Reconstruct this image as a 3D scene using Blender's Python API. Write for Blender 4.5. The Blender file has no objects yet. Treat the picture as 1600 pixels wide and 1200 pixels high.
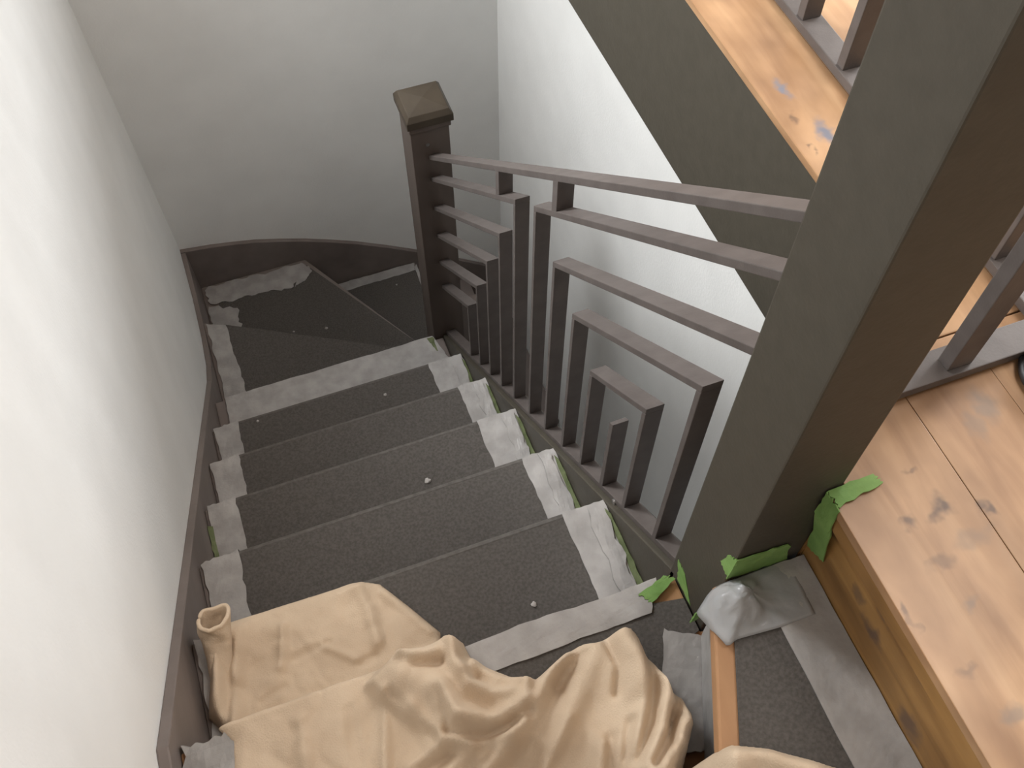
import bpy, bmesh, math, random
import numpy as np
from mathutils import Vector, Matrix, noise

random.seed(7)
scene = bpy.context.scene
COL = scene.collection

# ------------------------------------------------------------------ camera, world, light
CAM_LOC = (-0.42971, -0.43264, 1.45774)
PITCH, YAW, ROLL = math.radians(58.157), math.radians(20.181), math.radians(-0.041)
cam_d = bpy.data.cameras.new('camera')
cam_d.sensor_fit = 'HORIZONTAL'; cam_d.sensor_width = 36.0
cam_d.lens = 36.0 * 1531.6 / 1600.0
cam_d.clip_start = 0.02
cam = bpy.data.objects.new('camera', cam_d); COL.objects.link(cam)
fw = Vector((math.sin(YAW)*math.cos(PITCH), math.cos(YAW)*math.cos(PITCH), -math.sin(PITCH)))
rt = Vector((math.cos(YAW), -math.sin(YAW), 0)); up = rt.cross(fw)
cam.matrix_world = Matrix(((rt.x, up.x, -fw.x, CAM_LOC[0]), (rt.y, up.y, -fw.y, CAM_LOC[1]), (rt.z, up.z, -fw.z, CAM_LOC[2]), (0, 0, 0, 1)))
scene.camera = cam

world = bpy.data.worlds.new('world'); scene.world = world; world.use_nodes = True
bg = world.node_tree.nodes['Background']
bg.inputs[0].default_value = (0.95, 0.97, 1.0, 1); bg.inputs[1].default_value = 0.4

def area_light(name, loc, target, sx, sy, power, col):
    d = bpy.data.lights.new(name, 'AREA'); d.shape = 'RECTANGLE'; d.size = sx; d.size_y = sy
    d.energy = power; d.color = col
    o = bpy.data.objects.new(name, d); COL.objects.link(o); o.location = loc
    o.rotation_euler = (Vector(target) - Vector(loc)).to_track_quat('-Z', 'Y').to_euler()
    return o
# daylight through the high window in the left wall, and through the windows of the upper room on the right
area_light('daylight_window', (-1.30, 2.05, 1.75), (0.0, 1.35, 0.3), 0.9, 0.9, 126, (0.97, 0.99, 1.0))
area_light('daylight_room', (3.2, 1.55, 1.7), (-0.8, 0.5, 0.6), 1.3, 1.4, 118, (0.97, 0.985, 1.0))

area_light('overhead_fill', (1.0, 0.25, 2.86), (0.75, 0.1, 0.0), 1.0, 1.0, 52, (1.0, 0.97, 0.93))  # added fill lamp overhead, brightens the near floor and the cloth

vs = scene.view_settings
vs.view_transform = 'Standard'; vs.look = 'None'; vs.exposure = 0.0; vs.gamma = 1.0; vs.use_curve_mapping = False

# ------------------------------------------------------------------ helpers
RISE, RUN = 0.21, 0.23563
SL = RISE / RUN
def link(o, parent=None):
    COL.objects.link(o)
    if parent is not None: o.parent = parent
    return o
def mesh_obj(name, verts, faces, mat, parent=None, smooth=False, bevel=0.0, seg=2):
    me = bpy.data.meshes.new(name)
    bm = bmesh.new()
    vv = [bm.verts.new(v) for v in verts]
    for f in faces:
        try: bm.faces.new([vv[i] for i in f])
        except ValueError: pass
    bmesh.ops.recalc_face_normals(bm, faces=bm.faces)
    if bevel > 0:
        bmesh.ops.bevel(bm, geom=list(bm.edges), offset=bevel, segments=seg, profile=0.6, affect='EDGES', clamp_overlap=True)
    if smooth:
        for f in bm.faces: f.smooth = True
    bm.to_mesh(me); bm.free()
    me.materials.append(mat)
    return link(bpy.data.objects.new(name, me), parent)
def box(name, x0, x1, y0, y1, z0, z1, mat, parent=None, bevel=0.0):
    v = [(x, y, z) for x in (x0, x1) for y in (y0, y1) for z in (z0, z1)]
    f = [(0,1,3,2),(4,6,7,5),(0,4,5,1),(2,3,7,6),(0,2,6,4),(1,5,7,3)]
    return mesh_obj(name, v, f, mat, parent, bevel=bevel)
def extrude(name, poly, a, b, axis, mat, parent=None, bevel=0.0, smooth=False):
    """poly: 2D points; axis 'z': (x,y) extruded z a..b; 'x': (y,z) extruded x; 'y': (x,z) extruded y"""
    def P(p, t):
        return (p[0], p[1], t) if axis == 'z' else ((t, p[0], p[1]) if axis == 'x' else (p[0], t, p[1]))
    n = len(poly)
    v = [P(p, a) for p in poly] + [P(p, b) for p in poly]
    f = [tuple(range(n)), tuple(range(2*n-1, n-1, -1))] + [(i, (i+1) % n, n+(i+1) % n, n+i) for i in range(n)]
    return mesh_obj(name, v, f, mat, parent, bevel=bevel, smooth=smooth)
def tag(o, label=None, cat=None, group=None, kind=None):
    if label: o['label'] = label
    if cat: o['category'] = cat
    if group: o['group'] = group
    if kind: o['kind'] = kind
    return o
def empty(name, loc=(0, 0, 0)):
    o = bpy.data.objects.new(name, None); o.empty_display_size = 0.05
    COL.objects.link(o); o.location = loc
    return o
class At:      # parts are written in world coordinates: keep them there under their Empty
    pass
def settle(root):
    m = Matrix.Translation(-Vector(root.location))
    for c in root.children:
        c.matrix_parent_inverse = m
def fbm(x, y, z=0.0, o=3):
    return noise.fractal(Vector((x, y, z)), 1.0, 2.0, o)
def sheet(name, corners, nu, nv, mat, parent=None, amp=0.002, freq=28.0, seed=0.0, th=0.0015, wrap=0.0, ragged=0.0, smooth=False):
    """thin wrinkled strip: bilinear patch of four 3D corners (c00,c10,c11,c01), wrinkled along its normal.
    wrap>0 bends its c01-c11 edge downwards by that length"""
    c00, c10, c11, c01 = [Vector(c) for c in corners]
    nrm = (c10-c00).cross(c01-c00).normalized()
    if nrm.z < -0.01: nrm = -nrm
    top, bot = [], []
    rows = [j/nv for j in range(nv+1)]
    for t in rows:
        for i in range(nu+1):
            s = i/nu
            p = (c00*(1-s)+c10*s)*(1-t)+(c01*(1-s)+c11*s)*t
            if ragged and (i in (0, nu)):
                e = (c10-c00).normalized()*(ragged*fbm(t*9+seed, s*3+seed))
                p = p+e
            if ragged and (t in (0.0, 1.0)):
                e = (c01-c00).normalized()*(ragged*fbm(s*9+seed+5, t*3+seed))
                p = p+e
            w = fbm(p.x*freq+seed, p.y*freq+seed*1.7, p.z*freq)*0.6 + abs(fbm(p.x*freq*.6-seed, p.y*freq*.35+3, p.z))*0.8
            d = max(0.0, w*amp)
            top.append(p+nrm*(d+th)); bot.append(p+nrm*max(0.0, d*0.5))
    if wrap > 0:
        for k in (1, 2):
            for i in range(nu+1):
                q = top[nv*(nu+1)+i]+Vector((0, 0.004, -wrap*k/2)); q.x += 0.002*fbm(i*.7+seed, k)
                top.append(q); bot.append(q+Vector((0, -0.0015, 0)))
        nv += 2
    n = len(top); W = nu+1; f = []
    for j in range(nv):
        for i in range(nu):
            a = j*W+i
            f.append((a, a+1, a+W+1, a+W)); f.append((n+a, n+a+W, n+a+W+1, n+a+1))
    ring = [i for i in range(W)]+[j*W+nu for j in range(1, nv+1)]+[nv*W+i for i in range(nu-1, -1, -1)]+[j*W for j in range(nv-1, 0, -1)]
    for k in range(len(ring)):
        a, b = ring[k], ring[(k+1) % len(ring)]
        f.append((a, n+a, n+b, b))
    return mesh_obj(name, top+bot, f, mat, parent, smooth=smooth)

# ------------------------------------------------------------------ materials
def new_mat(name):
    m = bpy.data.materials.new(name); m.use_nodes = True
    nt = m.node_tree; b = nt.nodes['Principled BSDF']
    return m, nt, b
def N(nt, t, **kw):
    n = nt.nodes.new(t)
    for k, v in kw.items(): setattr(n, k, v)
    return n
def pos_scaled(nt, sc):
    g = N(nt, 'ShaderNodeNewGeometry'); mp = N(nt, 'ShaderNodeMapping'); mp.inputs['Scale'].default_value = sc
    nt.links.new(g.outputs['Position'], mp.inputs['Vector']); return mp.outputs['Vector']
def add_bump(nt, b, vec, scale, dist, strength=1.0, detail=4.0):
    n = N(nt, 'ShaderNodeTexNoise'); n.inputs['Scale'].default_value = scale; n.inputs['Detail'].default_value = detail
    nt.links.new(vec, n.inputs['Vector'])
    bp = N(nt, 'ShaderNodeBump'); bp.inputs['Distance'].default_value = dist; bp.inputs['Strength'].default_value = strength
    nt.links.new(n.outputs['Fac'], bp.inputs['Height']); nt.links.new(bp.outputs['Normal'], b.inputs['Normal'])
    return n
def speckled(name, c0, c1, scale, rough=0.7, bump=0.0006, bscale=None, stretch=(1, 1, 1), spec=0.4, lo=0.35, hi=0.65):
    m, nt, b = new_mat(name)
    v = pos_scaled(nt, stretch)
    n = N(nt, 'ShaderNodeTexNoise'); n.inputs['Scale'].default_value = scale; n.inputs['Detail'].default_value = 6
    nt.links.new(v, n.inputs['Vector'])
    r = N(nt, 'ShaderNodeValToRGB'); r.color_ramp.elements[0].position = lo; r.color_ramp.elements[1].position = hi
    r.color_ramp.elements[0].color = (*c0, 1); r.color_ramp.elements[1].color = (*c1, 1)
    nt.links.new(n.outputs['Fac'], r.inputs['Fac']); nt.links.new(r.outputs['Color'], b.inputs['Base Color'])
    b.inputs['Roughness'].default_value = rough; b.inputs['Specular IOR Level'].default_value = spec
    if bump: add_bump(nt, b, v, bscale or scale*2, bump)
    return m
WALL = speckled('white_wall_paint', (0.80, 0.80, 0.785), (0.84, 0.84, 0.825), 6, 0.6, 0.0006, 160, spec=0.25)
BACKWALL = speckled('warm_grey_wall_paint', (0.36, 0.34, 0.31), (0.40, 0.38, 0.35), 6, 0.7, 0.0006, 160, spec=0.2)
TRIM = speckled('brown_grey_paint', (0.057, 0.050, 0.038), (0.064, 0.056, 0.043), 40, 0.55, 0.0004, 140, spec=0.3)
DARKTRIM = speckled('dark_brown_stain', (0.16, 0.132, 0.12), (0.205, 0.172, 0.158), 9, 0.5, 0.0004, 80, (1, .3, 1), spec=0.35)
METAL = speckled('dark_bronze_metal', (0.078, 0.065, 0.060), (0.098, 0.083, 0.077), 30, 0.55, 0.0002, 300, spec=0.5)
NEWEL = speckled('newel_stain', (0.076, 0.058, 0.049), (0.104, 0.081, 0.070), 14, 0.5, 0.0004, 60, (1, 1, .15), spec=0.35)
SHEET = speckled('dark_grey_felt', (0.078, 0.071, 0.065), (0.110, 0.101, 0.093), 190, 0.95, 0.0010, 420, spec=0.15)
FELT_HIGHLIGHT = speckled('felt_edge_highlight', (0.095, 0.087, 0.080), (0.125, 0.116, 0.107), 90, 0.9, 0.0006, 300, spec=0.2)  # lighter felt, carries the highlight of the bent nosing edge in its colour
TAPE = speckled('clear_grey_tape', (0.29, 0.278, 0.268), (0.385, 0.37, 0.36), 22, 0.40, 0.0016, 55, spec=0.45)
GREEN = speckled('green_masking_tape', (0.14, 0.26, 0.070), (0.22, 0.37, 0.115), 18, 0.65, 0.0004, 200, spec=0.3)
DUSTGREEN = speckled('dusty_green_tape', (0.085, 0.105, 0.045), (0.15, 0.175, 0.085), 40, 0.7, 0.0004, 200, spec=0.3)
CANVAS = speckled('canvas_cloth', (0.55, 0.43, 0.315), (0.66, 0.53, 0.395), 9, 0.9, 0.0010, 420, spec=0.15)
BAREWOOD = speckled('bare_orange_wood', (0.32, 0.165, 0.08), (0.42, 0.235, 0.12), 14, 0.6, 0.0004, 60, (1, .2, 1), spec=0.3)
CEILWOOD = speckled('ceiling_boards', (0.36, 0.23, 0.12), (0.46, 0.30, 0.17), 9, 0.6, 0.0, None, (4, .5, 4), spec=0.3)
CAPWOOD = speckled('newel_cap_stain', (0.044, 0.034, 0.024), (0.060, 0.047, 0.033), 14, 0.55, 0.0004, 60, spec=0.25)
CABLE = speckled('black_rubber', (0.012, 0.012, 0.013), (0.03, 0.03, 0.032), 30, 0.5, 0.0002, 100)
FLECK = speckled('white_crumbs', (0.30, 0.28, 0.265), (0.46, 0.44, 0.42), 50, 0.9, 0.0)
SCREW = speckled('steel_screw', (0.30, 0.29, 0.28), (0.42, 0.41, 0.4), 60, 0.4, 0.0)
for s in (SCREW,): s.node_tree.nodes['Principled BSDF'].inputs['Metallic'].default_value = 0.8

def plastic_mat():
    m, nt, b = new_mat('crumpled_clear_plastic')
    v = pos_scaled(nt, (1, 1, 1))
    add_bump(nt, b, v, 60, 0.0015)
    b.inputs['Base Color'].default_value = (0.44, 0.45, 0.46, 1); b.inputs['Roughness'].default_value = 0.25
    tr = N(nt, 'ShaderNodeBsdfTransparent'); mx = N(nt, 'ShaderNodeMixShader'); mx.inputs[0].default_value = 0.66
    out = nt.nodes['Material Output']
    nt.links.new(tr.outputs[0], mx.inputs[1]); nt.links.new(b.outputs[0], mx.inputs[2]); nt.links.new(mx.outputs[0], out.inputs['Surface'])
    return m
PLASTIC = plastic_mat()

def glass_mat():
    m, nt, b = new_mat('window_glass')
    tr = N(nt, 'ShaderNodeBsdfTransparent'); gl = N(nt, 'ShaderNodeBsdfGlossy'); gl.inputs['Roughness'].default_value = 0.02
    mx = N(nt, 'ShaderNodeMixShader'); mx.inputs[0].default_value = 0.06
    nt.links.new(tr.outputs[0], mx.inputs[1]); nt.links.new(gl.outputs[0], mx.inputs[2])
    nt.links.new(mx.outputs[0], nt.nodes['Material Output'].inputs['Surface'])
    return m
GLASS = glass_mat()

def old_wood(name, c_dark, c_mid, c_light, knots, rough=0.38):
    """reclaimed boards: grain along y, blotches, dark knots of known place and size (x, y, z, rx, ry)"""
    m, nt, b = new_mat(name)
    L = nt.links
    v = pos_scaled(nt, (14, 1.6, 14))
    n1 = N(nt, 'ShaderNodeTexNoise'); n1.inputs['Scale'].default_value = 1.6; n1.inputs['Detail'].default_value = 7; n1.inputs['Distortion'].default_value = 0.8
    L.new(v, n1.inputs['Vector'])
    r1 = N(nt, 'ShaderNodeValToRGB')
    e = r1.color_ramp.elements; e[0].position = 0.28; e[0].color = (*c_dark, 1); e[1].position = 0.72; e[1].color = (*c_light, 1)
    k = e.new(0.5); k.color = (*c_mid, 1)
    L.new(n1.outputs['Fac'], r1.inputs['Fac'])
    v2 = pos_scaled(nt, (1, .6, 1))
    n2 = N(nt, 'ShaderNodeTexNoise'); n2.inputs['Scale'].default_value = 11; n2.inputs['Detail'].default_value = 3
    L.new(v2, n2.inputs['Vector'])
    r2 = N(nt, 'ShaderNodeValToRGB'); r2.color_ramp.elements[0].position = 0.30; r2.color_ramp.elements[1].position = 0.62
    r2.color_ramp.elements[0].color = (0.62, 0.58, 0.56, 1); r2.color_ramp.elements[1].color = (1, 1, 1, 1)
    L.new(n2.outputs['Fac'], r2.inputs['Fac'])
    mul = N(nt, 'ShaderNodeMix', data_type='RGBA', blend_type='MULTIPLY'); mul.inputs[0].default_value = 1.0
    L.new(r1.outputs['Color'], mul.inputs[6]); L.new(r2.outputs['Color'], mul.inputs[7])
    cur = mul.outputs[2]
    # wobble the knots' outlines
    g = N(nt, 'ShaderNodeNewGeometry'); nw = N(nt, 'ShaderNodeTexNoise'); nw.inputs['Scale'].default_value = 45
    L.new(g.outputs['Position'], nw.inputs['Vector'])
    sub = N(nt, 'ShaderNodeVectorMath', operation='SUBTRACT'); L.new(nw.outputs['Color'], sub.inputs[0]); sub.inputs[1].default_value = (.5, .5, .5)
    sc = N(nt, 'ShaderNodeVectorMath', operation='SCALE'); sc.inputs[3].default_value = 0.035; L.new(sub.outputs[0], sc.inputs[0])
    add = N(nt, 'ShaderNodeVectorMath', operation='ADD'); L.new(g.outputs['Position'], add.inputs[0]); L.new(sc.outputs[0], add.inputs[1])
    for (x, y, z, rx, ry, col, st) in knots:
        d = N(nt, 'ShaderNodeVectorMath', operation='SUBTRACT'); L.new(add.outputs[0], d.inputs[0]); d.inputs[1].default_value = (x, y, z)
        dv = N(nt, 'ShaderNodeVectorMath', operation='DIVIDE'); L.new(d.outputs[0], dv.inputs[0]); dv.inputs[1].default_value = (rx, ry, rx)
        ln = N(nt, 'ShaderNodeVectorMath', operation='LENGTH'); L.new(dv.outputs[0], ln.inputs[0])
        mr = N(nt, 'ShaderNodeMapRange', interpolation_type='SMOOTHSTEP'); L.new(ln.outputs['Value'], mr.inputs[0])
        mr.inputs[1].default_value = 0.25; mr.inputs[2].default_value = 1.15; mr.inputs[3].default_value = st; mr.inputs[4].default_value = 0.0
        mx = N(nt, 'ShaderNodeMix', data_type='RGBA'); L.new(mr.outputs[0], mx.inputs[0]); L.new(cur, mx.inputs[6]); mx.inputs[7].default_value = (*col, 1)
        cur = mx.outputs[2]
    L.new(cur, b.inputs['Base Color'])
    b.inputs['Roughness'].default_value = rough; b.inputs['Specular IOR Level'].default_value = 0.4
    bp = N(nt, 'ShaderNodeBump'); bp.inputs['Distance'].default_value = 0.0006
    L.new(n1.outputs['Fac'], bp.inputs['Height']); L.new(bp.outputs['Normal'], b.inputs['Normal'])
    return m
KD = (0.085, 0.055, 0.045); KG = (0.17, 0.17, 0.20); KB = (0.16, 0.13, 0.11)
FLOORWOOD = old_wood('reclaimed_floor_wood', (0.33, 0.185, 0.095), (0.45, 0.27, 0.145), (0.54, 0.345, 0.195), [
    (0.203, -0.152, .42, .016, .020, KD, .85), (0.190, -0.165, .42, .014, .010, KD, .6), (0.154, -0.160, .42, .012, .012, KD, .7), (0.25, -0.176, .42, .011, .011, KD, .8),
    (0.326, -0.056, .42, .02, .03, KB, .6), (0.192, -0.102, .42, .010, .006, KD, .5), (0.163, -0.215, .42, .022, .010, KD, .45),
    (0.138, -0.381, .42, .02, .012, KB, .6), (0.165, -0.263, .42, .012, .01, KB, .5), (0.097, -0.253, .42, .006, .02, KD, .6),
    (0.30, -0.075, .42, .015, .03, KB, .4), (0.215, -0.20, .42, .03, .015, KB, .35), (0.12, -0.33, .42, .012, .008, KD, .4),
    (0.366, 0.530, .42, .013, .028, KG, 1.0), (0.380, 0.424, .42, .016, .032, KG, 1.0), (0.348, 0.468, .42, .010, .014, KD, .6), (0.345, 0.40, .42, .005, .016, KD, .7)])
RISERWOOD = old_wood('floor_edge_wood', (0.22, 0.115, 0.036), (0.34, 0.185, 0.06), (0.45, 0.26, 0.09), [
    (0.112, -0.232, .335, .022, .020, KD, .95), (0.112, -0.236, .280, .018, .022, KD, .8), (0.112, -0.34, .243, .026, .026, KD, .75), (0.112, -0.195, .299, .016, .014, KD, .6), (0.110, -0.105, .333, .018, .03, KD, .6), (0.112, -0.29, .34, .016, .05, KD, .45)], 0.5)

# ------------------------------------------------------------------ the setting
XL, YF, XR = -0.79, 2.27, 0.51          # left wall, far wall, stairwell wall on the right
FL = 0.42                               # upper floor
LOW = -3.0                              # lower floor
def structure(o): o['kind'] = 'structure'; return o
# left wall with an opening for a high window
wz0, wz1, wy0, wy1 = 0.62, 1.95, 1.1, 2.15
wl = structure(empty('wall_left', (XL, 0, LOW)))
t = 0.14
for (y0, y1, z0, z1) in ((-1.6, YF, LOW, wz0), (-1.6, YF, wz1, 2.9), (-1.6, wy0, wz0, wz1), (wy1, YF, wz0, wz1)):
    box('wall_panel', XL-t, XL, y0, y1, z0, z1, WALL, wl)
settle(wl)
w1 = structure(empty('window_1', (XL-0.07, wy0, wz0)))
for (y0, y1, z0, z1) in ((wy0, wy1, wz0, wz0+.05), (wy0, wy1, wz1-.05, wz1), (wy0, wy0+.05, wz0+.05, wz1-.05), (wy1-.05, wy1, wz0+.05, wz1-.05)):
    box('window_frame', XL-.10, XL-.04, y0, y1, z0, z1, WALL, w1, bevel=.004)
box('pane', XL-.075, XL-.069, wy0+.05, wy1-.05, wz0+.05, wz1-.05, GLASS, w1)
settle(w1)
structure(box('wall_back', XL-t, 3.4, -1.74, -1.6, LOW, 2.9, BACKWALL))
structure(box('ceiling', XL-t, 3.4, -1.74, YF+t, 2.9, 3.0, CEILWOOD))
structure(box('wall_far', XL-t, 3.4, YF, YF+t, LOW, 2.9, WALL))
structure(box('wall_right', XR, XR+0.12, 0.02, YF, LOW, 0.06, WALL))
structure(box('floor_lower', XL-t, XR+.12, -1.6, YF+t, LOW-.06, LOW, WALL))

# baseboards: along the left wall down the flight, then round the winders
def nz(y): return -SL*y
top = [(-0.9, 0.055+nz(-0.0)), (0.0, 0.055)] + [(y, nz(y)+0.055) for y in (0.4, 0.8, 1.2, 1.42)] + [(1.55, -1.325), (1.68, -1.41), (1.85, -1.465), (2.05, -1.485), (2.25, -1.455)]
bot = [(2.25, -2.0), (1.42, -1.75), (0.0, -0.45), (-0.9, -0.3)]
structure(extrude('baseboard_left', top+bot, XL, XL+0.018, 'x', DARKTRIM, bevel=.003))
ft = [(-0.79, -1.452), (-0.678, -1.468), (-0.60, -1.484), (-0.511, -1.506), (-0.42, -1.538), (-0.319, -1.578), (-0.22, -1.625), (-0.12, -1.677), (0.0, -1.75), (0.129, -1.834), (0.3, -1.96), (0.505, -2.11)]
structure(extrude('baseboard_far', ft+[(0.505, -2.5), (0.0, -2.2), (-0.79, -2.0)], YF-0.018, YF, 'y', DARKTRIM, bevel=.003))

# upper floor: planks near the camera, a cross board at the end of the well, planks beyond the well
fl = structure(empty('floor', (0.09, -1.2, FL)))
def plank(x0, x1, y0, y1, dz=0.0):
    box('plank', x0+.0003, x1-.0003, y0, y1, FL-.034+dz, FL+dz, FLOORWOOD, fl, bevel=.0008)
xs = [0.087, 0.2425, 0.3655, 0.50, 0.64, 0.77, 0.92, 1.06, 1.2, 1.35, 1.5, 1.64, 1.8]
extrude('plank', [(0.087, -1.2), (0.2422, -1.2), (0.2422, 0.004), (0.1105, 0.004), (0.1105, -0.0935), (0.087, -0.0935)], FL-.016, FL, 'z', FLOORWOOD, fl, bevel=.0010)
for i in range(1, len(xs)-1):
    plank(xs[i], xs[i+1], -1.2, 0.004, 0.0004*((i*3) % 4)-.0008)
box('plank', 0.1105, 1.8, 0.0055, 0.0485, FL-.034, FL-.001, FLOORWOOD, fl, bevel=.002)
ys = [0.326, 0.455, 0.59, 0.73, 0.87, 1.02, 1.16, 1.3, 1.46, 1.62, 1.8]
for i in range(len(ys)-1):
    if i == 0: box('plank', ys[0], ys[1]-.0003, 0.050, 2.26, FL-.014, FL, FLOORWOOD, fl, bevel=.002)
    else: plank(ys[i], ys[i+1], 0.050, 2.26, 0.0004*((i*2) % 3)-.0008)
settle(fl)
# wooden face of the floor's edge and the painted band round the well
structure(extrude('trim_1', [(0.0890, FL-.0165), (0.0890, FL-.045), (0.112, FL-.075), (0.112, 0.2), (0.135, 0.2), (0.135, FL-.0165)], -1.2, -0.0945, 'y', RISERWOOD))
structure(box('trim_5', 0.1096, 0.135, -0.0943, 0.018, 0.0, FL-.0165, RISERWOOD))
structure(box('trim_2', 0.331, 0.372, 0.02, YF, 0.062, FL-.0145, TRIM, bevel=.002))
structure(box('trim_3', 0.1095, 0.330, 0.02, 0.048, 0.062, FL-.0355, TRIM, bevel=.002))
structure(box('trim_4', 0.374, XR+0.12, 0.05, YF, 0.062, 0.075, WALL))

# ------------------------------------------------------------------ staircase
st = empty('staircase', (0.0, 0.0, LOW))
tag(st, 'dark stained staircase descending along white wall and turning right in winders', 'staircase')
for i in range(0, 7):
    z = -i*RISE; yn = i*RUN; yb = (i-1)*RUN-.02
    if i == 0:
        poly = [(-0.772, -1.1), (0.11, -1.1), (0.11, -0.095), (-0.002, -0.095), (-0.002, yn), (-0.772, yn)]
        extrude('tread', poly, z-.034, z, 'z', BAREWOOD, st, bevel=.004)
    elif i < 6:
        box('tread', -0.772, -0.001, yb, yn, z-.034, z, DARKTRIM, st, bevel=.005)
    else:
        extrude('tread', [(-0.772, yb), (-0.001, yb), (-0.001, 1.4055), (-0.033, 1.4055), (-0.033, yn), (-0.772, yn)], z-.034, z, 'z', DARKTRIM, st, bevel=.004)
    box('riser', -0.772, -0.034 if i > 5 else -0.001, yn-.036, yn-.020, z-RISE, z-.034, DARKTRIM, st)
# upper step beside the post (a winder with a bare wooden nosing) and its riser
NA, NB = Vector((-0.022, -0.095)), Vector((-0.30, -0.715))
extrude('tread', [(NA.x, NA.y), (0.111, -0.095), (0.111, -1.1), (-0.475, -1.1)], RISE-.034, RISE, 'z', BAREWOOD, st, bevel=.004)
extrude('riser', [(0.0, -0.10), (-0.455, -1.1), (-0.437, -1.1), (0.018, -0.10)], 0.0, RISE-.034, 'z', BAREWOOD, st)
# winders A, B, C and the lower treads
nwx, nwy = -0.033, 1.516
WA = [(-0.772, 1.40), (-0.034, 1.40), (-0.034, 1.50), (-0.772, 1.91)]
WB = [(-0.772, 1.87), (-0.034, 1.46), (-0.034, 1.70), (-0.345, 2.252), (-0.772, 2.252)]
WC = [(-0.36, 2.252), (-0.05, 1.66), (-0.03, 1.516), (0.105, 1.516), (0.105, 2.252)]
WD = [(0.07, 1.516), (0.34, 1.516), (0.34, 2.252), (0.07, 2.252)]
WE = [(0.31, 1.516), (0.508, 1.516), (0.508, 2.252), (0.31, 2.252)]
for k, w in enumerate((WA, WB, WC, WD, WE)):
    z = -(7+k)*RISE
    extrude('tread', w, z-.034, z, 'z', DARKTRIM, st, bevel=.004)
for k, (a, b) in enumerate((((-0.77, 1.89), (-0.034, 1.482)), ((-0.355, 2.25), (-0.04, 1.685)), ((0.085, 2.25), (0.085, 1.53)), ((0.32, 2.25), (0.32, 1.53)))):
    z = -(7+k)*RISE
    d = (Vector(b)-Vector(a)).normalized(); n = Vector((-d.y, d.x))*-0.014
    extrude('riser', [a, b, (b[0]+n.x, b[1]+n.y), (a[0]+n.x, a[1]+n.y)], z-RISE, z-.034, 'z', DARKTRIM, st)
# closed stringer under the railing
h0 = 0.004
extrude('stringer', [(0.0, h0), (1.406, nz(1.406)+h0), (1.406, nz(1.406)-0.33), (0.0, -0.33)], 0.0, 0.052, 'x', TRIM, st, bevel=.003)
extrude('soffit', [(0.0, -0.34), (1.40, nz(1.40)-0.34), (1.40, nz(1.40)-0.36), (0.0, -0.36)], -0.77, 0.05, 'x', WALL, st)
box('apron_panel', 0.075, 0.165, 1.445, 1.475, -2.4, -1.17, DARKTRIM, st, bevel=.003)
settle(st)

# ------------------------------------------------------------------ posts
pp = empty('support_post', (0.055, -0.04, LOW))
tag(pp, 'tall square grey-brown painted post at the head of the stairs', 'post')
box('shaft', 0.0, 0.109, -0.092, 0.013, LOW, 2.8, TRIM, pp, bevel=.0025)
settle(pp)
nw = empty('newel_post', (0.02, 1.46, -2.1))
tag(nw, 'dark brown newel post with square cap at the turn of the stairs', 'post')
box('shaft', -0.031, 0.074, 1.407, 1.512, -2.1, -0.325, NEWEL, nw, bevel=.003)
c = mesh_obj('cap', [(-0.039, 1.397, -0.315), (0.085, 1.397, -0.315), (0.085, 1.522, -0.315), (-0.039, 1.522, -0.315),
                 (-0.039, 1.397, -0.293), (0.085, 1.397, -0.293), (0.085, 1.522, -0.293), (-0.039, 1.522, -0.293),
                 (-0.030, 1.407, -0.279), (0.076, 1.407, -0.279), (0.076, 1.513, -0.279), (-0.030, 1.513, -0.279),
                 (0.023, 1.46, -0.272)],
         [(0, 1, 2, 3), (0, 1, 5, 4), (1, 2, 6, 5), (2, 3, 7, 6), (3, 0, 4, 7), (4, 5, 9, 8), (5, 6, 10, 9), (6, 7, 11, 10), (7, 4, 8, 11), (8, 9, 12), (9, 10, 12), (10, 11, 12), (11, 8, 12)], CAPWOOD, nw, bevel=.0015)
def disc(name, c, r, th, axis, mat, parent, n=14):
    v = []; 
    for t_ in (0, th):
        for k in range(n):
            a = 2*math.pi*k/n
            if axis == 'y': v.append((c[0]+r*math.cos(a), c[1]-t_, c[2]+r*math.sin(a)))
            else: v.append((c[0]-t_, c[1]+r*math.cos(a), c[2]+r*math.sin(a)))
    f = [tuple(range(n)), tuple(range(2*n-1, n-1, -1))]+[(i, (i+1) % n, n+(i+1) % n, n+i) for i in range(n)]
    return mesh_obj(name, v, f, mat, parent)
box('moulding', -0.034, 0.079, 1.402, 1.517, -0.335, -0.3152, NEWEL, c, bevel=.004)
disc('screw', (0.012, 1.407, -0.385), 0.005, 0.0015, 'y', SCREW, nw)
settle(nw)

# ------------------------------------------------------------------ stair railing: nested flat-bar frames
rl = empty('stair_railing', (0.027, 0.7, -0.6))
tag(rl, 'dark metal stair railing of nested rectangular flat bars between the posts', 'railing')
BX0, BX1, BT, VT = 0.012, 0.042, 0.011, 0.015
def sloped(name, y0, y1, h, vt=VT, x0=BX0, x1=BX1):
    y0, y1 = min(y0, y1), max(y0, y1)
    return extrude(name, [(y0, nz(y0)+h), (y1, nz(y1)+h), (y1, nz(y1)+h-vt), (y0, nz(y0)+h-vt)], x0, x1, 'x', METAL, rl, bevel=.0012)
def upright(y0, y1, htop, hbot=0.020, name='upright_bar'):
    return extrude(name, [(y0, nz(y0)+hbot), (y0, nz(y0)+htop), (y1, nz(y1)+htop), (y1, nz(y1)+hbot)], BX0, BX1, 'x', METAL, rl, bevel=.0012)
sloped('handrail', 0.013, 1.407, 0.830, 0.016, 0.012, 0.042)
sloped('bottom_rail', 0.013, 1.407, 0.022, 0.018)
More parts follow.
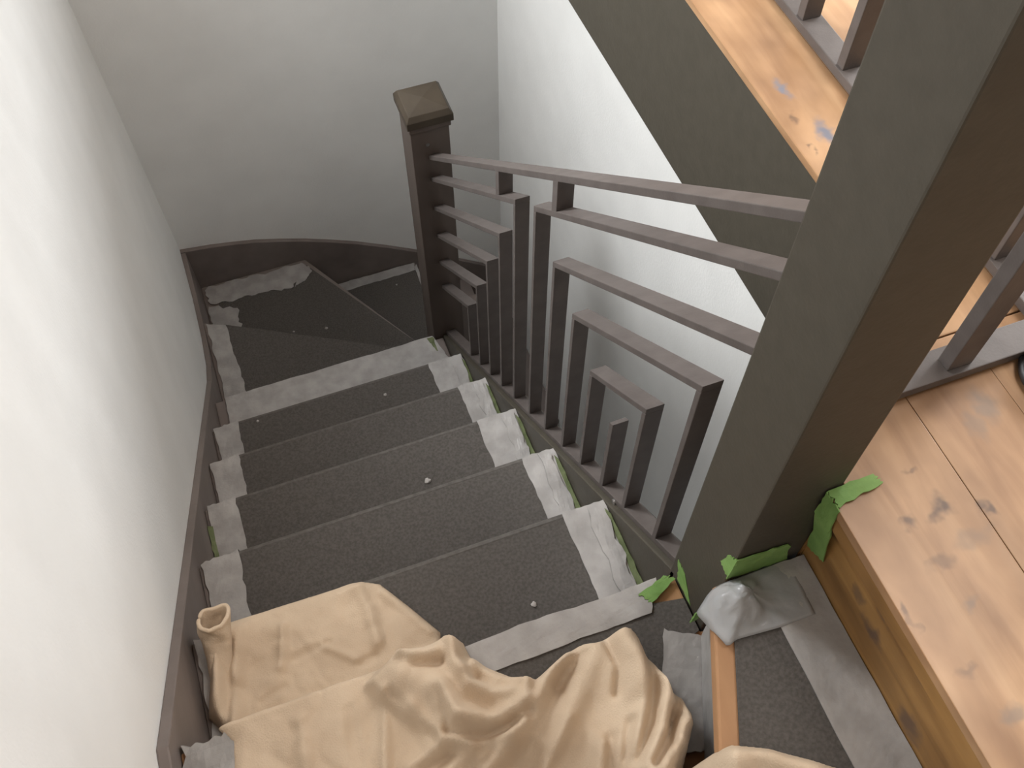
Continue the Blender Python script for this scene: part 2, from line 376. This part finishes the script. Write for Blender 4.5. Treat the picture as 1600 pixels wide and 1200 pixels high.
for (y, h) in ((0.659, 0.745), (0.563, 0.616)):
    sloped('sloped_bar', 0.013, y, h); upright(y-BT, y, h-VT)
for (y, h, yr) in ((0.468, 0.500, 0.084), (0.379, 0.369, 0.189)):
    sloped('sloped_bar', yr, y, h); upright(y-BT, y, h-VT); upright(yr, yr+BT, h-VT)
upright(0.274, 0.287, 0.256)
for (y, h) in ((0.752, 0.748), (0.846, 0.632), (0.938, 0.515), (1.030, 0.392), (1.122, 0.272)):
    sloped('sloped_bar', y, 1.407, h); upright(y, y+BT, h-VT)
upright(0.845, 0.845+0.02, 0.815, 0.748, 'connector'); upright(0.560, 0.560+0.02, 0.815, 0.744, 'connector')
disc('bolt', (0.012, 0.222, nz(.222)+0.010), 0.006, 0.003, 'x', SCREW, rl)
settle(rl)

# ------------------------------------------------------------------ guard railing round the stairwell on the upper floor
gr = empty('guard_railing', (0.47, 0.0, FL))
tag(gr, 'dark metal guard railing standing on the wooden floor around the stairwell', 'railing')
RZ0, RZ1 = FL+.006, FL+.022
box('bottom_rail', 0.1095, 0.50, -0.016, 0.026, RZ0, RZ1, METAL, gr, bevel=.0015)
box('bottom_rail', 0.449, 0.490, 0.0265, YF-.005, RZ0, RZ1, METAL, gr, bevel=.0015)
box('handrail', 0.1095, 0.50, -0.016, 0.026, FL+.86, FL+.89, METAL, gr, bevel=.003)
box('handrail', 0.449, 0.490, 0.0265, YF-.005, FL+.86, FL+.89, METAL, gr, bevel=.003)
for x in (0.296,):
    box('baluster', x, x+.036, -0.008, 0.012, RZ1, FL+.86, METAL, gr, bevel=.0015)
for y in (0.12, 0.25, 0.385, 0.512, 0.636, 0.80, 0.95, 1.1, 1.25, 1.4, 1.55, 1.7, 1.85, 2.0, 2.15):
    box('baluster', 0.453, 0.486, y, y+.018, RZ1, FL+.86, METAL, gr, bevel=.0015)
for (x, y) in ((0.469, 0.04), (0.469, 1.2), (0.469, 2.2), (0.20, 0.005)):
    box('foot', x-.012, x+.012, y-.012, y+.012, FL+.001, RZ0, METAL, gr, bevel=.001)
settle(gr)

# ------------------------------------------------------------------ protective covers on the treads
ORD = ['top', 'second', 'third', 'fourth', 'fifth']
rin = {1: -0.085, 2: -0.074, 3: -0.103, 4: -0.082, 5: -0.108}
lin = {1: -0.690, 2: -0.690, 3: -0.695, 4: -0.690, 5: -0.694}
E_ = 0.0012
for i in range(1, 6):
    z = -i*RISE+E_; y0 = (i-1)*RUN-.015; y1 = i*RUN
    cv = empty('tread_cover', (-0.38, i*RUN-.12, -i*RISE))
    tag(cv, 'dark grey felt cover with taped sides on the %s straight stair tread' % ORD[i-1], 'stair cover', 'taped covers on the straight treads')
    fs_ = extrude('felt_sheet', [(y0, z), (y1+.001, z), (y1+.003, z-.012), (y1+.003, z-.034), (y1+.0065, z-.034), (y1+.0065, z-.004), (y1+.003, z+.0035), (y1-.004, z+.0045), (y0, z+.0045)], lin[i]-.02, rin[i]+.02, 'x', SHEET, cv)
    ts_ = sheet('tape_strip', [(rin[i]+.002, y0, z+.005), (-0.004, y0, z+.004), (-0.002, y1+.004, z+.004), (rin[i], y1+.004, z+.005)], 9, 16, TAPE, cv, 0.0022, 24, i*3.1, wrap=.03, ragged=.004)
    sheet('tape_strip', [(-0.764, y0, z+.003), (lin[i]-.004, y0, z+.005), (lin[i], y1+.004, z+.005), (-0.764, y1+.004, z+.003)], 9, 16, TAPE, cv, 0.0024, 24, i*5.7+1, wrap=.03, ragged=.006)
    extrude('nosing_highlight', [(y1-.005, z+.0046), (y1-.003, z+.0054), (y1+.003, z+.0042), (y1+.007, z-.003), (y1+.0066, z-.004), (y1+.0028, z+.0034), (y1-.004, z+.0046)], lin[i]-.002, rin[i]+.001, 'x', FELT_HIGHLIGHT, fs_)  # thin strip along the nosing, its highlight painted as lighter felt
    # loose second strip folded over the first, on the railing side
    sheet('tape_fold', [(-0.045, y0, z+.008), (-0.012, y0, z+.008), (-0.010, y1-.006, z+.008), (-0.040, y1-.004, z+.008)], 6, 14, TAPE, ts_, 0.0032, 34, i*2.3+9, ragged=.008)
    sheet('green_edge', [(-0.012, y0+.02, z+.004), (-0.0008, y0+.02, z+.02), (-0.0008, y1-.03, z+.012), (-0.006, y1-.01, z+.004)], 3, 12, DUSTGREEN, ts_, 0.001, 40, i, ragged=.003)
    if i == 3:
        sheet('green_edge', [(-0.7705, y0+.06, z+.002), (-0.758, y0+.06, z+.003), (-0.760, y1-.05, z+.003), (-0.7705, y1-.05, z+.012)], 3, 10, DUSTGREEN, cv, 0.001, 40, i+20, ragged=.003)
    settle(cv)
# tread six: a wide tape band along its nosing
z = -6*RISE+E_; yn = 6*RUN
cv = empty('tread_cover', (-0.38, yn-.1, -6*RISE))
tag(cv, 'last straight tread fully covered by a wide pale tape band before the winders', 'stair cover', 'taped covers on the straight treads')
box('felt_sheet', -0.70, -0.10, 5*RUN-.015, yn-.01, z, z+.004, SHEET, cv)
sheet('tape_band', [(-0.742, yn-.125, z+.0045), (-0.004, yn-.125, z+.0045), (-0.034, yn+.004, z+.0045), (-0.735, yn+.004, z+.0045)], 46, 9, TAPE, cv, 0.0022, 22, 4.2, wrap=.028, ragged=.003)
sheet('green_edge', [(-0.040, yn-.06, z+.004), (-0.0345, yn-.06, z+.006), (-0.0345, yn, z+.006), (-0.055, yn, z+.006)], 3, 6, DUSTGREEN, cv, 0.001, 40, 2, ragged=.004)
settle(cv)
# winder covers
def poly_sheet(name, pts, z, th, mat, parent):
    return extrude(name, pts, z, z+th, 'z', mat, parent, bevel=.0008)
z = -7*RISE+E_
cv = empty('tread_cover', (-0.4, 1.6, -7*RISE)); tag(cv, 'dark cover with tape along its left end on the first winder tread', 'stair cover', 'taped covers on the winders')
poly_sheet('felt_sheet', [(-0.70, 1.415), (-0.04, 1.415), (-0.04, 1.502), (-0.70, 1.873)], z, .004, SHEET, cv)
sheet('tape_strip', [(-0.755, 1.42, z+.003), (-0.681, 1.42, z+.005), (-0.695, 1.868, z+.005), (-0.762, 1.895, z+.004)], 8, 30, TAPE, cv, 0.0024, 26, 8.8, ragged=.008)
settle(cv)
z = -8*RISE+E_
cv = empty('tread_cover', (-0.5, 2.0, -8*RISE)); tag(cv, 'dark cover with ragged tape against the curved skirting on the corner winder', 'stair cover', 'taped covers on the winders')
poly_sheet('felt_sheet', [(-0.72, 1.86), (-0.04, 1.48), (-0.04, 1.702), (-0.346, 2.215), (-0.72, 2.215)], z, .004, SHEET, cv)
sheet('tape_strip', [(-0.758, 2.150, z+.005), (-0.42, 2.125, z+.005), (-0.362, 2.236, z+.005), (-0.758, 2.238, z+.005)], 26, 8, TAPE, cv, 0.0024, 30, 3.3, ragged=.016)
sheet('tape_strip', [(-0.766, 1.93, z+.005), (-0.664, 1.93, z+.005), (-0.655, 2.10, z+.005), (-0.762, 2.145, z+.005)], 8, 12, TAPE, cv, 0.0024, 30, 6.1, ragged=.012)
sheet('tape_strip', [(-0.42, 2.12, z+.006), (-0.372, 2.140, z+.006), (-0.330, 2.18, z+.006), (-0.365, 2.236, z+.006)], 6, 6, TAPE, cv, 0.0024, 30, 6.7, ragged=.01)
settle(cv)
z = -9*RISE+E_
cv = empty('tread_cover', (-0.1, 2.0, -9*RISE)); tag(cv, 'dark cover with narrow tape edges on the lowest visible winder behind the newel', 'stair cover', 'taped covers on the winders')
poly_sheet('felt_sheet', [(-0.33, 2.22), (-0.03, 1.70), (-0.02, 1.54), (0.106, 1.54), (0.106, 2.22)], z, .004, SHEET, cv)
sheet('tape_strip', [(-0.225, 2.198, z+.005), (0.095, 2.204, z+.005), (0.100, 2.246, z+.005), (-0.255, 2.243, z+.005)], 20, 5, TAPE, cv, 0.003, 30, 1.3, ragged=.005)
sheet('tape_strip', [(0.094, 1.75, z+.005), (0.106, 1.75, z+.005), (0.108, 2.235, z+.005), (0.093, 2.21, z+.005)], 4, 20, TAPE, cv, 0.002, 30, 2.3, ragged=.003)
settle(cv)
# top landing tread: runner, tape band on its nosing, tape against the upper riser
z = E_
cv = empty('tread_cover', (-0.38, -0.1, 0)); tag(cv, 'dark runner with pale tape band along the landing edge under the canvas', 'stair cover')
poly_sheet('felt_sheet', [(-0.70, -0.9), (-0.40, -0.9), (-0.13, -0.30), (-0.040, -0.105), (-0.004, -0.094), (-0.004, -0.040), (-0.06, -0.030), (-0.70, -0.032)], z, .004, SHEET, cv)
sheet('tape_band', [(-0.70, -0.046, z+.0045), (-0.062, -0.044, z+.0045), (-0.030, 0.004, z+.0045), (-0.70, 0.004, z+.0045)], 44, 7, TAPE, cv, 0.0022, 24, 6.6, wrap=.03, ragged=.004)
sheet('tape_strip', [(-0.135, -0.24, z+.005), (-0.072, -0.255, z+.005), (-0.004, -0.104, z+.005), (-0.055, -0.074, z+.005)], 8, 16, TAPE, cv, 0.003, 26, 7.7, ragged=.004)
sheet('tape_strip', [(-0.1855, -0.50, 0.012), (-0.1855, -0.50, 0.165), (-0.0055, -0.104, 0.165), (-0.0055, -0.104, 0.012)], 8, 26, TAPE, cv, 0.0018, 26, 17.7, ragged=.003)
sheet('tape_strip', [(-0.768, -0.15, z+.004), (-0.690, -0.15, z+.006), (-0.692, 0.004, z+.006), (-0.766, 0.004, z+.004)], 8, 12, TAPE, cv, 0.006, 34, 11.7, wrap=.03, ragged=.008)
settle(cv)
# upper step: runner with a wide tape border along the floor's edge
z = RISE+E_
cv = empty('tread_cover', (0.03, -0.4, RISE)); tag(cv, 'charcoal runner with wide grey tape border on the upper step beside the wooden floor', 'stair cover')
d = (NB-NA).normalized(); s0 = NA+d*0.06+Vector((0.027, -0.0)); s1 = s0+d*0.95
poly_sheet('felt_sheet', [(s0.x, s0.y), (0.06, s0.y+.02), (0.06, -1.0), (s1.x, s1.y)], z, .004, SHEET, cv)
sheet('tape_band', [(0.036, -1.0, z+.0045), (0.1105, -1.0, z+.0045), (0.1105, -0.098, z+.0045), (0.034, -0.098, z+.0045)], 8, 60, TAPE, cv, 0.0022, 20, 9.9, ragged=.002)
settle(cv)

# crumpled clear plastic gathered at the post's foot, over the nosing of the upper step
def plastic():
    outl = [(0.021, -0.097), (0.086, -0.097), (0.088, -0.113), (0.085, -0.176), (0.032, -0.176), (-0.027, -0.171), (-0.042, -0.176), (-0.050, -0.150), (-0.052, -0.114), (-0.030, -0.1), (-0.011, -0.097)]
    c = Vector((0.015, -0.125))
    rings, verts, faces = 12, [], []
    n = 60
    per = []
    L = [Vector(p) for p in outl]; tot = sum((L[(k+1) % len(L)]-L[k]).length for k in range(len(L)))
    for k in range(n):
        s = tot*k/n; j = 0
        while s > (L[(j+1) % len(L)]-L[j]).length: s -= (L[(j+1) % len(L)]-L[j]).length; j += 1
        a, b = L[j % len(L)], L[(j+1) % len(L)]
        per.append(a+(b-a).normalized()*s)
    def zz(p, r):
        e = p-Vector((-0.012, -0.125))
        g = 0.030*math.exp(-(e.length/0.032)**2)
        w = 0.020*abs(fbm(p.x*26+3, p.y*20+1, 0, 2))+0.006*fbm(p.x*90, p.y*90, 2, 2)
        w *= 1.0-0.75*min(1.0, max(0.0, (p.x-0.005)/0.03))
        drop = 0.0
        dn = (p-NA); side = d.x*dn.y-d.y*dn.x
        zb = RISE+.008
        if side < 0: drop = min(0.05, -side*1.6)          # hangs over the nosing on the stair side
        return zb+max(0.0, (g+w)*(1-r**3))-drop
    verts.append((c.x, c.y, zz(c, 0)))
    for i in range(1, rings+1):
        r = i/rings
        for k in range(n):
            p = c.lerp(per[k], r); verts.append((p.x, p.y, zz(p, r)))
    for k in range(n): faces.append((0, 1+k, 1+(k+1) % n))
    for i in range(rings-1):
        for k in range(n):
            a = 1+i*n; faces.append((a+k, a+(k+1) % n, a+n+(k+1) % n, a+n+k))
    o = mesh_obj('plastic_sheet', verts, faces, PLASTIC, smooth=True)
    m = o.modifiers.new('thickness', 'SOLIDIFY'); m.thickness = 0.0012
    return o
tag(plastic(), 'crumpled clear plastic sheeting at the foot of the tall post', 'plastic sheet')

# green masking tape
def green(label, quads, seed=0):
    if len(quads) == 1:
        o = sheet('masking_tape', quads[0], 10, 6, GREEN, None, 0.002, 40, seed, ragged=.006)
    else:
        o = empty('masking_tape', quads[0][0])
        for q in quads: sheet('tape_piece', q, 10, 6, GREEN, o, 0.002, 40, seed, ragged=.006); seed += 3
        settle(o)
    tag(o, label, 'tape', 'green masking tape scraps')
green('green masking tape at the front foot of the tall post above crumpled plastic', [[(-0.004, -0.0935, 0.222), (0.088, -0.0935, 0.216), (0.074, -0.0935, 0.275), (-0.002, -0.0935, 0.285)], [(-0.0015, -0.094, 0.222), (-0.0015, -0.070, 0.225), (-0.0015, -0.080, 0.268), (-0.0015, -0.094, 0.283)]], 2)
green('green masking tape folded over the wooden floor edge beside the tall post', [[(0.1092, -0.096, 0.245), (0.1092, -0.128, 0.262), (0.0866, -0.125, 0.374), (0.0866, -0.0945, 0.374)], [(0.0868, -0.0945, 0.370), (0.0868, -0.125, 0.370), (0.0864, -0.122, 0.4235), (0.0864, -0.0945, 0.4235)], [(0.086, -0.094, 0.4225), (0.088, -0.118, 0.4225), (0.150, -0.108, 0.424), (0.146, -0.0935, 0.424)]], 5)
green('green masking tape beside the bare wood triangle left of the tall post', [[(-0.068, -0.012, 0.007), (-0.054, -0.031, 0.007), (-0.004, -0.009, 0.008), (-0.019, 0.003, 0.008)], [(-0.001, -0.055, 0.006), (-0.001, -0.008, 0.006), (-0.0012, 0.004, 0.055), (-0.001, -0.02, 0.052)]], 8)
green('small scrap of green masking tape below the crumpled plastic', [[(-0.040, -0.100, 0.10), (-0.004, -0.0945, 0.10), (-0.004, -0.0945, 0.125), (-0.034, -0.097, 0.125)]], 11)

# ------------------------------------------------------------------ canvas drop cloth
OUT= [(-0.7665, 0.099), (-0.7395, 0.2095), (-0.7185, 0.2464), (-0.6937, 0.2481), (-0.5727, 0.2452), (-0.4868, 0.2435), (-0.4671, 0.2406), (-0.4371, 0.2253), (-0.399, 0.1655), (-0.3635, 0.1055), (-0.3705, 0.0725), (-0.3628, 0.0223), (-0.3448, 0.0099), (-0.3413, -0.0164), (-0.3228, -0.0396), (-0.2947, -0.0662), (-0.2685, -0.0807), (-0.2413, -0.0734), (-0.2174, -0.0652), (-0.1931, -0.0638), (-0.152, -0.0662), (-0.1316, -0.064), (-0.1134, -0.0716), (-0.103, -0.092), (-0.1033, -0.1126), (-0.0989, -0.1443), (-0.093, -0.1671), (-0.0911, -0.1935), (-0.0994, -0.2308), (-0.1312, -0.2782), (-0.0928, -0.2853), (-0.0522, -0.3049), (-0.009, -0.3345), (0.033, -0.3651), (0.0907, -0.4233), (0.05, -0.55), (-0.66, -0.55), (-0.706, -0.0568), (-0.6983, -0.0131)]
RIDGES= [(0.07, 0.1, [(-0.1631, -0.128), (-0.1942, -0.2001)]), (0.055, 0.028, [(-0.1333, -0.0857), (-0.1327, -0.135), (-0.142, -0.1839), (-0.1854, -0.2555)]), (0.045, 0.016, [(-0.096, -0.1168), (-0.1069, -0.174), (-0.1317, -0.2234), (-0.1833, -0.2814)]), (0.045, 0.014, [(-0.0937, -0.1788), (-0.1004, -0.2171), (-0.1278, -0.251), (-0.1749, -0.2928)]), (0.045, 0.016, [(-0.1952, -0.0689), (-0.2355, -0.0865), (-0.2736, -0.1166), (-0.3075, -0.1519), (-0.3729, -0.1789)]), (0.02, 0.02, [(-0.182, -0.0917), (-0.2268, -0.1346), (-0.292, -0.1821)]), (-0.03, 0.008, [(-0.1111, -0.1113), (-0.1213, -0.1595), (-0.1441, -0.2011), (-0.1861, -0.2468)]), (-0.03, 0.007, [(-0.0949, -0.1505), (-0.1045, -0.1977), (-0.1328, -0.2318), (-0.1696, -0.2613)]), (-0.02, 0.007, [(-0.158, -0.0845), (-0.1571, -0.123), (-0.1735, -0.1542)]), (-0.025, 0.012, [(-0.2, -0.0806), (-0.2319, -0.1003), (-0.2434, -0.1101)]), (0.02, 0.012, [(-0.2201, -0.2085), (-0.2497, -0.2571)]), (-0.015, 0.008, [(-0.2049, -0.2053), (-0.2232, -0.2585)]), (0.03, 0.03, [(-0.134, -0.2925), (-0.0795, -0.3086), (-0.0248, -0.3476)]), (-0.03, 0.012, [(-0.1261, -0.2651), (-0.1586, -0.3006)]), (0.03, 0.03, [(-0.4351, -0.0253), (-0.3979, -0.0581), (-0.3863, -0.1091)]), (0.035, 0.014, [(-0.3616, 0.01), (-0.3677, -0.0307), (-0.3582, -0.0679), (-0.3144, -0.0935), (-0.2806, -0.0935)]), (-0.022, 0.008, [(-0.3536, -0.026), (-0.3506, -0.0544), (-0.3293, -0.0814), (-0.2952, -0.0939)]), (0.022, 0.012, [(-0.3333, -0.0236), (-0.3534, -0.0456)]), (0.028, 0.013, [(-0.3993, -0.0624), (-0.3892, -0.1035), (-0.3445, -0.1244), (-0.2951, -0.1194)]), (-0.024, 0.008, [(-0.4071, -0.1152), (-0.3757, -0.1331), (-0.3322, -0.1427), (-0.2949, -0.1316)]), (0.02, 0.012, [(-0.4193, -0.1243), (-0.3719, -0.1489), (-0.3283, -0.1577)]), (-0.016, 0.006, [(-0.4035, -0.0608), (-0.4031, -0.103)]), (0.02, 0.012, [(-0.4711, -0.137), (-0.4307, -0.1266)]), (0.02, 0.012, [(-0.4335, -0.164), (-0.3869, -0.1499)]), (-0.014, 0.006, [(-0.4504, -0.1446), (-0.4114, -0.1391)]), (0.034, 0.024, [(-0.7225, 0.2257), (-0.7341, 0.1419), (-0.7333, 0.0442)]), (-0.018, 0.009, [(-0.7082, 0.2064), (-0.7252, 0.1222), (-0.7335, 0.0664)]), (0.012, 0.012, [(-0.6862, 0.2192), (-0.7069, 0.1405)]), (0.01, 0.008, [(-0.6142, 0.2047), (-0.6324, 0.1358)]), (-0.008, 0.005, [(-0.6757, 0.091), (-0.6358, 0.1027)]), (-0.008, 0.005, [(-0.6097, 0.1449), (-0.548, 0.15)]), (-0.012, 0.006, [(-0.5041, 0.0993), (-0.4818, 0.1003)]), (0.012, 0.012, [(-0.4749, 0.2265), (-0.4681, 0.1811), (-0.468, 0.1216)]), (0.012, 0.01, [(-0.4326, 0.2048), (-0.3748, 0.111)]), (0.008, 0.006, [(-0.5608, 0.1498), (-0.5072, 0.1013)]), (0.022, 0.01, [(-0.4474, 0.0232), (-0.4271, 0.0009), (-0.3902, -0.0047)]), (-0.016, 0.006, [(-0.4461, 0.0079), (-0.4217, -0.0128), (-0.3856, -0.0202)]), (0.018, 0.012, [(-0.4481, -0.0679), (-0.435, -0.1095)]), (-0.012, 0.006, [(-0.4672, -0.0375), (-0.4423, -0.0794), (-0.4263, -0.1172)]), (0.012, 0.008, [(-0.4763, -0.0287), (-0.5026, -0.1254)]), (-0.01, 0.006, [(-0.5302, -0.0302), (-0.5381, -0.1104)]), (0.01, 0.01, [(-0.5978, -0.0196), (-0.6049, -0.0859)]), (-0.02, 0.007, [(-0.1742, -0.199), (-0.2051, -0.2483)]), (0.018, 0.01, [(-0.2477, -0.1631), (-0.3036, -0.2122)]), (0.03, 0.012, [(-0.1206, -0.2574), (-0.1413, -0.2913)])]
CENTRE= [(-0.499, -0.0039), (-0.4617, 0.0136), (-0.4414, 0.024), (-0.4023, 0.0186), (-0.3725, 0.0221), (-0.3454, 0.0081), (-0.3413, -0.0164), (-0.2703, -0.0849), (-0.3008, -0.1497), (-0.3289, -0.1593), (-0.3801, -0.1459), (-0.4199, -0.1259), (-0.452, -0.0804), (-0.4854, -0.0355)]

def pip(poly, X, Y):
    inside = np.zeros(X.shape, bool); n = len(poly)
    for i in range(n):
        (x0, y0), (x1, y1) = poly[i], poly[(i+1) % n]
        c = ((y0 > Y) != (y1 > Y)) & (X < (x1-x0)*(Y-y0)/((y1-y0) if y1 != y0 else 1e-9)+x0)
        inside ^= c
    return inside
def dline(pts, X, Y, closed=False):
    best = np.full(X.shape, 9.0); bx = X.copy(); by = Y.copy()
    n = len(pts)
    for i in range(n if closed else n-1):
        (x0, y0), (x1, y1) = pts[i], pts[(i+1) % n]
        dx, dy = x1-x0, y1-y0; l2 = dx*dx+dy*dy+1e-12
        t_ = np.clip(((X-x0)*dx+(Y-y0)*dy)/l2, 0, 1)
        qx, qy = x0+t_*dx, y0+t_*dy; dd = np.hypot(X-qx, Y-qy)
        m = dd < best; best = np.where(m, dd, best); bx = np.where(m, qx, bx); by = np.where(m, qy, by)
    return best, bx, by
def sstep(a, b, x):
    t_ = np.clip((x-a)/(b-a), 0, 1); return t_*t_*(3-2*t_)
def cloth():
    stp = 0.0038
    gx = np.arange(-0.79, 0.10, stp); gy = np.arange(-0.56, 0.27, stp)
    X, Y = np.meshgrid(gx, gy)
    ins = pip(OUT, X, Y); D, bx, by = dline(OUT, X, Y, True)
    sd = np.where(ins, D, -D)
    keep = sd > -stp*1.2
    X2 = np.where(ins, X, bx); Y2 = np.where(ins, Y, by)
    # ground under the cloth: landing tread, the tread below it, the upper step at the right
    drop = -RISE*sstep(0.010, 0.052, Y2)
    side = d.x*(Y2-NA.y)-d.y*(X2-NA.x)
    lift = RISE*sstep(-0.045, 0.012, side)*sstep(0.0, 1.0, (-0.10-Y2)/0.12)
    base = drop+lift+0.008
    H = np.zeros(X.shape)
    for h, w, pts in RIDGES:
        dd, _, _ = dline(pts, X2, Y2)
        H += h*np.exp(-(dd/w)**2)
    ci = pip(CENTRE, X2, Y2); cd, _, _ = dline(CENTRE, X2, Y2, True)
    H += 0.034*sstep(-0.006, 0.012, np.where(ci, cd, -cd))
    # soft irregular wrinkling
    nzz = np.zeros(X.shape); it = np.nonzero(keep)
    for a, b in zip(*it):
        x, y = X2[a, b], Y2[a, b]
        w1_ = fbm(x*9+2*y, y*9, 0, 3); 
        nzz[a, b] = 0.005*w1_+0.011*(abs(fbm(x*14+fbm(x*6, y*6, 3, 2), y*11, 5, 2)))+0.0012*fbm(x*60, y*60, 9, 2)
    edge = np.sqrt(np.clip(sd, 0, 0.016)/0.016)
    Z = base+(np.maximum(H, -0.004)+nzz+0.008)*edge-0.003*(1-edge)
    # keep above the treads themselves
    idx = -np.ones(X.shape, int); vs_ = []
    for a, b in zip(*it):
        idx[a, b] = len(vs_); vs_.append((X2[a, b], Y2[a, b], Z[a, b]))
    fs = []
    ny, nx = X.shape
    for a in range(ny-1):
        for b in range(nx-1):
            q = (idx[a, b], idx[a, b+1], idx[a+1, b+1], idx[a+1, b])
            if min(q) >= 0: fs.append(q)
    return vs_, fs
dc = empty('drop_cloth', (-0.4, -0.2, 0.0))
tag(dc, 'crumpled beige canvas drop cloth heaped over the top stairs', 'drop cloth')
v_, f_ = cloth()
o = mesh_obj('canvas', v_, f_, CANVAS, dc, smooth=True)
m = o.modifiers.new('thickness', 'SOLIDIFY'); m.thickness = 0.003; m.offset = -1
m = o.modifiers.new('soften', 'SMOOTH'); m.iterations = 1; m.factor = 0.4
# rolled edge of the cloth at the left, open towards the stairs
rv, rf = [], []
path = [Vector(p) for p in ((-0.715, 0.236, -0.132), (-0.718, 0.229, -0.150), (-0.721, 0.217, -0.168), (-0.725, 0.198, -0.184), (-0.729, 0.172, -0.196), (-0.732, 0.145, -0.205))]
NR, NA_ = 24, 22
def at(s):
    u = s*(len(path)-1); i0 = min(int(u), len(path)-2); return path[i0].lerp(path[i0+1], u-i0)
for j in range(NR+1):
    s = j/NR
    c_ = at(s); tg = (at(min(1, s+.06))-at(max(0, s-.06))).normalized()
    ax = tg.cross(Vector((0, 0, 1))).normalized() if abs(tg.z) < .95 else Vector((1, 0, 0))
    ay = ax.cross(tg)
    r_ = 0.0295-0.007*s
    for k in range(NA_+1):
        a = 2*math.pi*k/NA_
        q = r_*(1+0.28*fbm(s*2.0, math.cos(a)*.9+4, math.sin(a)*.9)+0.05*math.sin(2*a+s*4))
        rv.append(c_+ax*q*0.9*math.cos(a)+ay*q*(1.1-.3*s)*math.sin(a))
for j in range(NR):
    for k in range(NA_):
        a = j*(NA_+1)+k; rf.append((a, a+1, a+NA_+2, a+NA_+1))
ro = mesh_obj('rolled_edge', rv, rf, CANVAS, dc, smooth=True)
m = ro.modifiers.new('thickness', 'SOLIDIFY'); m.thickness = 0.007
m = ro.modifiers.new('sub', 'SUBSURF'); m.levels = 1; m.render_levels = 1
settle(dc)

# ------------------------------------------------------------------ small things
# cable lying on the floor behind the guard railing's foot
def tube(name, pts, r, mat, parent=None, n=10, closed=False):
    v, f = [], []
    pts = [Vector(p) for p in pts]; m_ = len(pts)
    for i, p in enumerate(pts):
        tdir = (pts[(i+1) % m_ if closed else min(i+1, m_-1)]-pts[i-1 if (i or closed) else 0]).normalized()
        a = tdir.cross(Vector((0, 0, 1))).normalized(); b = a.cross(tdir)
        for k in range(n):
            an = 2*math.pi*k/n; v.append(p+a*r*math.cos(an)+b*r*math.sin(an))
    for i in range(m_ if closed else m_-1):
        for k in range(n):
            i2 = (i+1) % m_
            f.append((i*n+k, i*n+(k+1) % n, i2*n+(k+1) % n, i2*n+k))
    return mesh_obj(name, v, f, mat, parent, smooth=True)
cb = empty('cable_coil', (0.437, -0.055, FL))
tag(cb, 'black cable coil lying on the wooden floor at the right edge', 'cable')
for k in range(4):
    rr = 0.048-0.003*(k % 2); zc = FL+.009+.011*(k//2)+.002*(k % 2)
    tube('coil_loop', [(0.440+(rr-.009*(k % 2))*math.cos(a)+.002*k, -0.056+(rr-.009*(k % 2))*math.sin(a), zc) for a in [2*math.pi*j/36 for j in range(36)]], 0.0075, CABLE, cb, closed=True)
settle(cb)

# crumbs of plaster on the felt
def crumb(label, x, y, z, r):
    bm = bmesh.new(); bmesh.ops.create_icosphere(bm, subdivisions=2, radius=r)
    for v in bm.verts:
        v.co *= 1+0.45*fbm(v.co.x*300+x*50, v.co.y*300+y*50, v.co.z*300); v.co.z *= 0.45
    me = bpy.data.meshes.new('plaster_crumb'); bm.to_mesh(me); bm.free(); me.materials.append(FLECK)
    o = bpy.data.objects.new('plaster_crumb', me); COL.objects.link(o); o.location = (x, y, z+r*.38)
    tag(o, label, 'crumb', 'plaster crumbs on the stairs')
crumb('white plaster crumb near the right tape of the fifth straight tread', -0.2618, 1.1200, -1.0445, 0.0050)
crumb('small pale crumb near the left tape of the fifth straight tread', -0.6380, 1.1620, -1.0445, 0.0040)
crumb('pale crumb on the corner winder near its front edge', -0.3500, 1.8819, -1.6745, 0.0060)
crumb('tiny pale crumb on the corner winder left of the larger crumb', -0.4730, 1.9108, -1.6745, 0.0040)
crumb('tiny pale crumb on the lowest visible winder by the newel', -0.0046, 2.1546, -1.8845, 0.0040)
crumb('pale smear of plaster on the third straight tread', -0.2633, 0.5962, -0.6245, 0.0070)
crumb('tiny pale crumb on the top straight tread near the tape band', -0.1942, 0.0968, -0.2045, 0.0050)
